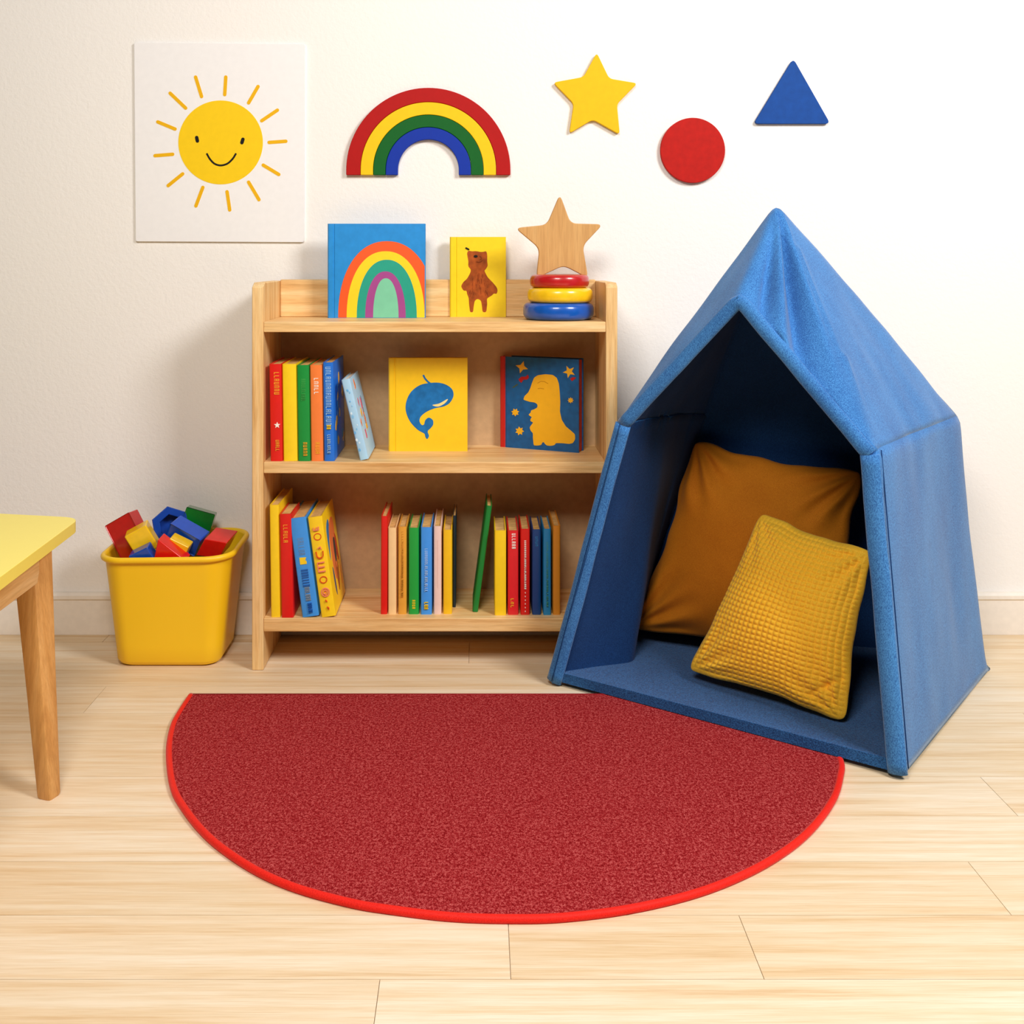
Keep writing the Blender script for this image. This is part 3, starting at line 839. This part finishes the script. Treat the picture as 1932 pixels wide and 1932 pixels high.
# ================================================================= CHILD'S TABLE
def build_table():
    zt = .445
    r = root('childrens_table', (-1.1, 1.85, 0), 'small table with a yellow top and beech legs, cut off by the left edge', 'table')
    ox, oy = -1.1, 1.85
    pts = [(-.785, 2.13), (-.752, 1.33), (-1.45, 1.33), (-1.5, 2.27)]
    pl = round_poly([Vector((x - ox, y - oy, zt - .022)) for x, y in pts], .04, 8)
    bm = bmesh.new(); prism(bm, pl, (0, 0, .022))
    m = paint('#FBE668', .35, .004, .03, 100)
    fin('table_top', bm, m, r, bevel=.008, seg=5)
    def leg(tx, ty, bx, by):
        bm = bmesh.new()
        rot = math.radians(70)
        rings = []
        for (z, s, k) in ((0, .0125, 0), (.004, .0145, .01), (.21, .0195, .5), (zt - .022, .0255, 1)):
            cx, cy = bx + (tx - bx) * k - ox, by + (ty - by) * k - oy
            q = []
            for (sx, sy) in rrect(s, s, .004, 2):
                q.append(bm.verts.new((cx + sx * math.cos(rot) - sy * math.sin(rot), cy + sx * math.sin(rot) + sy * math.cos(rot), z)))
            rings.append(q)
        n = len(rings[0])
        for i in range(3):
            for k in range(n): bm.faces.new((rings[i][k], rings[i][(k + 1) % n], rings[i + 1][(k + 1) % n], rings[i + 1][k]))
        bm.faces.new(list(reversed(rings[0]))); bm.faces.new(rings[-1])
        o = fin('leg', bm, LEGW, r, smooth=True, ang=40)
    leg(-.822, 1.985, -.762, 1.915)
    leg(-.83, 1.44, -.80, 1.40)
    leg(-1.37, 1.45, -1.40, 1.41)
    leg(-1.38, 2.08, -1.41, 2.14)
    for (a, b, w) in (((-.808, 1.962), (-.806, 1.44), .02), ((-1.38, 2.08), (-.835, 2.0), .02), ((-1.37, 1.45), (-.83, 1.45), .02), ((-1.38, 2.05), (-1.37, 1.47), .02)):
        d = (Vector(b) - Vector(a)).normalized(); n = Vector((-d.y, d.x)) * w / 2
        bm = bmesh.new()
        q = [Vector(a) + n, Vector(b) + n, Vector(b) - n, Vector(a) - n]
        prism(bm, [Vector((p.x - ox, p.y - oy, .368)) for p in q], (0, 0, .055))
        fin('apron', bm, wood('apron_wood', '#F0C88C', '#E0B070', '#C8924F', 'y'), r, bevel=.002)
build_table()

# ================================================================= RUG
def build_rug():
    pix = [(357, 1317), (336, 1349.5), (323, 1375), (315.5, 1414), (317, 1458), (324.6, 1497), (341, 1528), (372.5, 1569.5), (414, 1608), (481, 1652), (559, 1686), (662, 1714), (740, 1727), (850, 1740), (966, 1744), (1066, 1741), (1191, 1725), (1316, 1695), (1416, 1655), (1491, 1610), (1541, 1565), (1576, 1515), (1588.5, 1475), (1590, 1442)]
    pts = [FL(a, b) for a, b in pix]
    y0 = pts[0].y
    pts += [Vector((.700, 2.13, 0)), Vector((.700, 2.24, 0)), Vector((.690, y0, 0))]
    cur = smooth_closed(pts, 6, False)
    c = Vector((.03, 2.0, 0))
    r = root('half_round_rug', c, 'dark red half-round rug with bright red binding lying on the floor before the bookshelf', 'rug')
    cc = Vector((.04, y0 - .02, 0))
    inn = []
    for p in cur:
        d = (p - cc); d.z = 0
        inn.append(p - d.normalized() * .009 - c)
    for p in inn: p.y = min(p.y, y0 - .002 - c.y)
    bm = bmesh.new(); prism(bm, [Vector((p.x, p.y, .0005)) for p in inn], (0, 0, .0085))
    m = bpy.data.materials.new('red_cut_pile')
    t, b = nt(m)
    v = coord(t, (1, .8, 1))
    f = noise_n(t, v, 520, 2, .8)
    g = noise_n(t, v, 210, 3, .75)
    ad = t.nodes.new('ShaderNodeMath'); ad.operation = 'MULTIPLY_ADD'
    t.links.new(g, ad.inputs[0]); ad.inputs[1].default_value = .55
    sb = t.nodes.new('ShaderNodeMath'); sb.operation = 'MULTIPLY_ADD'; t.links.new(f, sb.inputs[0]); sb.inputs[1].default_value = .6; sb.inputs[2].default_value = -.075
    t.links.new(sb.outputs[0], ad.inputs[2])
    t.links.new(ramp(t, ad.outputs[0], [(.40, S('#7A0C10')), (.5, S('#A02429')), (.62, S('#C85E5B'))]), b.inputs['Base Color'])
    b.inputs['Roughness'].default_value = 1
    b.inputs['Specular IOR Level'].default_value = .05
    bump(t, b, f, .8, .002)
    fin('carpet_pile', bm, m, r)
    bm = bmesh.new()
    path = [p - c for p in cur]
    mid = []
    for p, q_ in zip(path, inn): mid.append(Vector(((p.x * .55 + q_.x * .45), (p.y * .55 + q_.y * .45), .0052)))
    tube(bm, mid, .0064, 10)
    m2 = fabric('red_binding', '#D8150C', '#F2281A', 700, .3, .1, .6, (1, 1, 1), .1)
    fin('edge_binding', bm, m2, r, smooth=True)
    bm = bmesh.new()
    tube(bm, [mid[0], Vector((mid[-1].x, mid[0].y, .0052))], .0048, 10)
    o = fin('back_edge_binding', bm, paint('#8C1218', .8), r, smooth=True); o['label'] = 'dark red straight edge'
build_rug()

# ================================================================= TENT
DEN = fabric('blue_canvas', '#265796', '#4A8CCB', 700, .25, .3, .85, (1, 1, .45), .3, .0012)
DENIN = fabric('blue_canvas_shaded', '#12325F', '#1D457C', 700, .3, .1, .95, (1, 1, .45), .3)  # same canvas as outside, darkened to carry the shade inside the tent
MATM = fabric('blue_felt_mat', '#153A6A', '#306AA6', 420, .7, .3, .95, (1, 1, 1), .2, .002)

Z0 = .009
tFL = Vector((.163, 2.425, Z0)); tFR = Vector((.786, 1.978, Z0)); tBR = FL(1868, 1262, 0); tBR.z = Z0 * .2
sFL = Vector((.3045, 2.3325, .605)); sFR = Vector((.7475, 2.009, .598)); sBR = Vector((1.102, 2.444, .60)); sBL = Vector((.555, 2.66, .575))
tBL = Vector((.372, 2.725, Z0)); mB = Vector((.342, 2.482, Z0)); sM = Vector((.425, 2.49, .598))
PK_ = Vector((.529, 2.1685, .888)); AP = Vector((.648, 2.319, 1.088))
TC = Vector((.72, 2.35, 0))

def fold(p, seed=0, amp=.004, s=5.5):
    n = noise.noise(Vector((p.x * s + seed, p.y * s, p.z * s * .45)))
    n2 = noise.noise(Vector((p.x * s * 2.7 + seed, p.y * s * 2.7, p.z * s * 1.1 + 5)))
    return amp * (n + .4 * n2)

def tent():
    r = root('play_tent', (TC.x, TC.y, 0), 'blue canvas play tent, house shaped and open at the front, with cushions inside', 'play tent')
    bm = bmesh.new()
    vd = {}
    def v(p):
        k = (round(p.x, 5), round(p.y, 5), round(p.z, 5))
        if k not in vd: vd[k] = bm.verts.new(p)
        return vd[k]
    lay = bm.faces.layers.int.new('part')
    def quad(a, b, c, d, nu, nv, tagv):
        for i in range(nu):
            for j in range(nv):
                def q(i, j):
                    u, w = i / nu, j / nv
                    return (a * (1 - u) + b * u) * (1 - w) + (d * (1 - u) + c * u) * w
                f = bm.faces.new([v(x) for x in (q(i, j), q(i + 1, j), q(i + 1, j + 1), q(i, j + 1))]); f[lay] = tagv
    def tri(a, b, c, n, tagv):
        g = lambda i, j: a + (b - a) * (i / n) + (c - a) * (j / n)
        for i in range(n):
            for j in range(n - i):
                f = bm.faces.new([v(g(i, j)), v(g(i + 1, j)), v(g(i, j + 1))]); f[lay] = tagv
                if i + j < n - 1:
                    f = bm.faces.new([v(g(i + 1, j)), v(g(i + 1, j + 1)), v(g(i, j + 1))]); f[lay] = tagv
    N = 36
    quad(tFR, tBR, sBR, sFR, N, N, 1)                # right wall
    quad(tFL, mB, sM, sFL, N, N, 2)                  # left wall, front stretch
    quad(mB, tBL, sBL, sM, N, N, 2)                  # left wall, behind the bookshelf's corner
    quad(tBL, tBR, sBR, sBL, N, N, 3)                # back wall
    tri(AP, sBL, sBR, N, 3)
    tri(AP, sFR, sBR, N, 0); tri(AP, PK_, sFR, N, 0); tri(AP, PK_, sFL, N, 0); tri(AP, sFL, sM, N, 0); tri(AP, sM, sBL, N, 0)
    # open seams stay put, everything else relaxes a little so the creases round off
    fixed = {x for x in bm.verts if x.is_boundary}
    for it in range(5):
        new = {}
        for x in bm.verts:
            if x in fixed: continue
            s = Vector()
            for e in x.link_edges: s += e.other_vert(x).co
            new[x] = x.co.lerp(s / len(x.link_edges), .6)
        for x, c in new.items(): x.co = c
    bmesh.ops.recalc_face_normals(bm, faces=bm.faces)
    cen = Vector((TC.x, TC.y, .5))
    bm.normal_update()
    sgn = 1
    f0 = [f for f in bm.faces if f[lay] == 1][N * N // 2]
    if f0.normal.dot(f0.calc_center_median() - cen) < 0: bmesh.ops.reverse_faces(bm, faces=bm.faces)
    bm.normal_update()
    mv = {}
    for x in bm.verts:
        p = x.co
        k = 0.0
        parts = {f[lay] for f in x.link_faces}
        edge = .15 if x.is_boundary else 1
        if 1 in parts: k += fold(p, 3, .007, 5) - .004 * math.sin(PI * min(1, p.z / .6))
        if 2 in parts: k += fold(p, 8, .006, 6)
        if 3 in parts: k += fold(p, 12, .008, 4)
        if 0 in parts:
            k += fold(p, 20, .005, 6)
            # folds that hang from the apex down across the front panel
            a = p - AP
            L = a.length
            if L > .02:
                d1 = (sFR - AP).normalized(); d2 = (PK_ - AP).normalized()
                u = a.normalized()
                a1 = math.acos(max(-1, min(1, u.dot(d1)))); a2 = math.acos(max(-1, min(1, u.dot(d2))))
                A = math.acos(max(-1, min(1, d1.dot(d2))))
                if abs(a1 + a2 - A) < .08:
                    t = a1 / A
                    prof = math.sin(PI * min(1, L / .52)) ** .8
                    k += 1.5 * prof * (-.020 * math.exp(-((t - .30 - .12 * (L - .2)) / .085) ** 2) + .010 * math.exp(-((t - .50) / .08) ** 2) - .014 * math.exp(-((t - .68) / .07) ** 2) * math.exp(-((L - .22) / .12) ** 2) + .006 * math.exp(-((t - .1) / .06) ** 2))
        if p.y > 2.60: k = min(k, .002)
        mv[x] = p + x.normal * k * edge
    for x, c in mv.items(): x.co = c
    for x in bm.verts: x.co.y = min(x.co.y, WALL - .022)
    names = {0: 'roof', 1: 'side_wall', 2: 'side_wall', 3: 'back_wall'}
    for tg in (0, 1, 2, 3):
        B = bm.copy()
        l2 = B.faces.layers.int['part']
        bmesh.ops.delete(B, geom=[f for f in B.faces if f[l2] != tg], context='FACES')
        bmesh.ops.translate(B, verts=B.verts, vec=(-TC.x, -TC.y, 0))
        me = bpy.data.meshes.new(names[tg]); B.to_mesh(me); B.free()
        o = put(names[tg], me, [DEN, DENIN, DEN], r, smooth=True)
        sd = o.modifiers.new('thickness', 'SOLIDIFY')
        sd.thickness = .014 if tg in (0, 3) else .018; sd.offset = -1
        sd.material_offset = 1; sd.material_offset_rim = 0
    bm.free()
    T = lambda p: Vector(p) - TC
    # padded hem round the opening
    def path(pts, rr=.03):
        out = [pts[0]]
        for i in range(1, len(pts) - 1):
            p0, p, p1 = pts[i - 1], pts[i], pts[i + 1]
            A = p + (p0 - p).normalized() * rr; B = p + (p1 - p).normalized() * rr
            for j in range(9):
                t = j / 8
                out.append((1 - t) ** 2 * A + 2 * t * (1 - t) * p + t * t * B)
        out.append(pts[-1])
        res = []
        for a, b in zip(out, out[1:]):
            n = max(1, int((b - a).length / .02))
            res += [a + (b - a) * k / n for k in range(n)]
        return res + [out[-1]]
    front_n = Vector((-(tFR - tFL).y, (tFR - tFL).x, 0)).normalized()      # into the tent
    if front_n.y < 0: front_n = -front_n
    cpt = (sFL + sFR) / 2
    ins = []
    for p in (tFL, sFL, PK_, sFR, tFR):
        ins.append(p)
    shift = [Vector((.011, -.008, 0)), Vector((.012, -.004, -.006)), Vector((0, 0, -.012)), Vector((-.011, .006, -.007)), Vector((-.010, .007, 0))]
    base = [p + s for p, s in zip(ins, shift)]
    def hem(pts, nm, w=.0135):
        bmh = bmesh.new()
        pp = path(pts, .02)
        pp = [p + Vector((fold(p, 40, .002, 12), fold(p, 44, .002, 12), 0)) - front_n * .001 for p in pp]
        tube(bmh, [T(p) for p in pp], .010, 16, flat=w / .010, up=front_n)
        fin(nm, bmh, DEN, r, smooth=True)
    hem([base[0], base[1]], 'wall_hem', .0185)
    hem([base[1] , base[2], base[3]], 'roof_hem', .0150)
    hem([base[3], base[4]], 'wall_hem', .0185)
    # seam lines just behind the hems
    bmh = bmesh.new()
    bk = front_n
    def seam(pts, off, rad=.0011):
        tube(bmh, [T(p) for p in path([p + off for p in pts], .012)], rad, 6)
    seam([sFR + Vector((.006, .004, 0)), tFR + Vector((.006, .004, .005))], bk * .012)
    seam([sFL + Vector((.0035, -.018, 0)), tFL + Vector((.004, -.019, .004))], Vector())
    fin('seam', bmh, paint('#143A6C', .8), r, smooth=True)
    # padded mat that closes the bottom
    bmh = bmesh.new()
    a, b_, c_, d_ = tFL + Vector((.004, -.004, 0)), tFR + Vector((-.010, .004, 0)), Vector((1.165, 2.505, 0)), Vector((.395, 2.70, 0))
    e_ = mB + Vector((.02, .0, 0))
    poly = round_poly([Vector((p.x - TC.x, p.y - TC.y, Z0 + .001)) for p in (a, b_, c_, d_, e_)], .012, 4)
    prism(bmh, poly, (0, 0, .022))
    o = fin('floor_mat', bmh, MATM, r, bevel=.008, seg=4)
tent()

# ================================================================= CUSHIONS
def cushion(name, label, tl, tr, br_, bl, puff, mat, N=150, waffle=None, wrinkle=0, seed=0, pinch=.10):
    c = (tl + tr + br_ + bl) / 4
    nrm = ((tr - bl).cross(tl - br_)).normalized()
    if nrm.y > 0: nrm = -nrm                   # towards the opening
    bm = bmesh.new()
    def surf(u, v, side):
        su, sv = math.sin(PI * u), math.sin(PI * v)
        uu = .5 + (u - .5) * (1 - pinch * sv ** 1.1)
        vv = .5 + (v - .5) * (1 - pinch * su ** 1.1)
        cr = 1 - .055 * abs(2 * u - 1) ** 9 * abs(2 * v - 1) ** 9
        uu = .5 + (uu - .5) * cr; vv = .5 + (vv - .5) * cr
        p = (bl * (1 - uu) + br_ * uu) * (1 - vv) + (tl * (1 - uu) + tr * uu) * vv
        m = (max(0, su * sv))
        t = puff * (m ** .55) * (1 if side > 0 else .75)
        if wrinkle:
            q_ = Vector((u * 3.2 + seed, v * 3.2, side * 2))
            t += wrinkle * noise.noise(q_) * m ** .3
            # creases that run out of each corner
            for (cu, cv) in ((0, 0), (1, 0), (0, 1), (1, 1)):
                du, dv = u - cu, v - cv
                rr = math.hypot(du, dv)
                if rr < .42 and rr > .01:
                    an = math.atan2(abs(dv), abs(du))
                    t += wrinkle * .55 * math.sin(an * 13 + cu * 2 + cv + seed) * math.sin(PI * rr / .42) * min(1, m * 12)
            p = p + (tr - tl).normalized() * wrinkle * .6 * noise.noise(Vector((seed, v * 6, u * 2))) + (tl - bl).normalized() * wrinkle * .6 * noise.noise(Vector((u * 6, seed + 4, v * 2)))
        if waffle:
            k = waffle
            t += .0046 * (abs(math.sin(PI * u * k * .87)) ** .7 * abs(math.sin(PI * v * k * 1.1)) ** .7 - .5) * min(1, m * 14)
            # tuck near the right lower corner
            g = math.exp(-(((u - .88) / .07) ** 2)) * math.exp(-(((v - .17 - (u - .88) * .9) / .022) ** 2))
            t -= .008 * g * (1 if side > 0 else 0)
        return p + nrm * (t * side) - c
    gr = {}
    for side in (1, -1):
        for i in range(N + 1):
            for j in range(N + 1):
                e = i in (0, N) or j in (0, N)
                if side == -1 and e: gr[(-1, i, j)] = gr[(1, i, j)]; continue
                q_ = surf(i / N, j / N, side)
                if q_.z + c.z < Z0 + .024: q_.z = Z0 + .024 - c.z
                gr[(side, i, j)] = bm.verts.new(q_)
    for side in (1, -1):
        for i in range(N):
            for j in range(N):
                q_ = [gr[(side, i, j)], gr[(side, i + 1, j)], gr[(side, i + 1, j + 1)], gr[(side, i, j + 1)]]
                bm.faces.new(q_ if side > 0 else q_[::-1])
    o = fin(name, bm, mat, loc=c, smooth=True)
    return tag(o, label, 'cushion', 'cushions in the tent')

RUST = fabric('rust_cotton', '#B0620C', '#D08018', 900, .3, .05, .85, (1, 1, 1), .25)
MUST = fabric('mustard_waffle', '#FAB824', '#FFD144', 600, .25, .15, .85, (1, 1, 1), .2)
cushion('cushion', 'large rust brown cushion leaning in the back of the tent',
        P(1308, 825, 2.60), P(1632, 885, 2.42), Vector((.80, 2.36, .05)), P(1182, 1190, 2.60), .095, RUST, 120, wrinkle=.012, seed=3, pinch=.09)
cushion('cushion', 'smaller mustard yellow waffle cushion leaning on the brown one',
        P(1436, 962, 2.36), P(1648, 1036, 2.17), P(1598, 1368, 2.13), P(1293, 1268, 2.36), .072, MUST, 340, waffle=30, wrinkle=.006, seed=9, pinch=.07)

# ================================================================= LIGHT, WORLD, CAMERA
def area(name, loc, target, size, sy, energy, col):
    l = bpy.data.lights.new(name, 'AREA'); l.shape = 'RECTANGLE'; l.size = size; l.size_y = sy
    l.energy = energy; l.color = col
    o = bpy.data.objects.new(name, l); COL.objects.link(o); o.location = loc
    o.rotation_euler = (Vector(target) - Vector(loc)).to_track_quat('-Z', 'Y').to_euler()
    return o
area('window_light', (1.85, .6, 2.5), (.4, 2.4, .5), .8, .8, 84, (1, .99, .985))
area('overhead_fill', (-.35, .2, 2.35), (.2, 2.2, .2), .8, .7, 50, (1, .96, .91))  # added fill from overhead to brighten the cushions and foreground floor

w = bpy.data.worlds.new('room_ambient'); bpy.context.scene.world = w
w.use_nodes = True
w.node_tree.nodes['Background'].inputs['Color'].default_value = (1, .92, .82, 1)
w.node_tree.nodes['Background'].inputs['Strength'].default_value = .06

cam = bpy.data.cameras.new('camera')
co = bpy.data.objects.new('camera', cam); COL.objects.link(co)
co.location = (0, 0, CH); co.rotation_euler = (PI / 2, 0, 0)
cam.sensor_width = 36; cam.lens = 36 * F / 1932
cam.shift_x = (966 - VX) / 1932; cam.shift_y = -(966 - VY) / 1932
cam.clip_start = .05
sc = bpy.context.scene
sc.camera = co
sc.view_settings.view_transform = 'Standard'
sc.view_settings.look = 'None'
sc.view_settings.exposure = -.1
sc.view_settings.gamma = 1
sc.view_settings.use_curve_mapping = False
sc.cycles.max_bounces = 8
sc.cycles.use_denoising = True
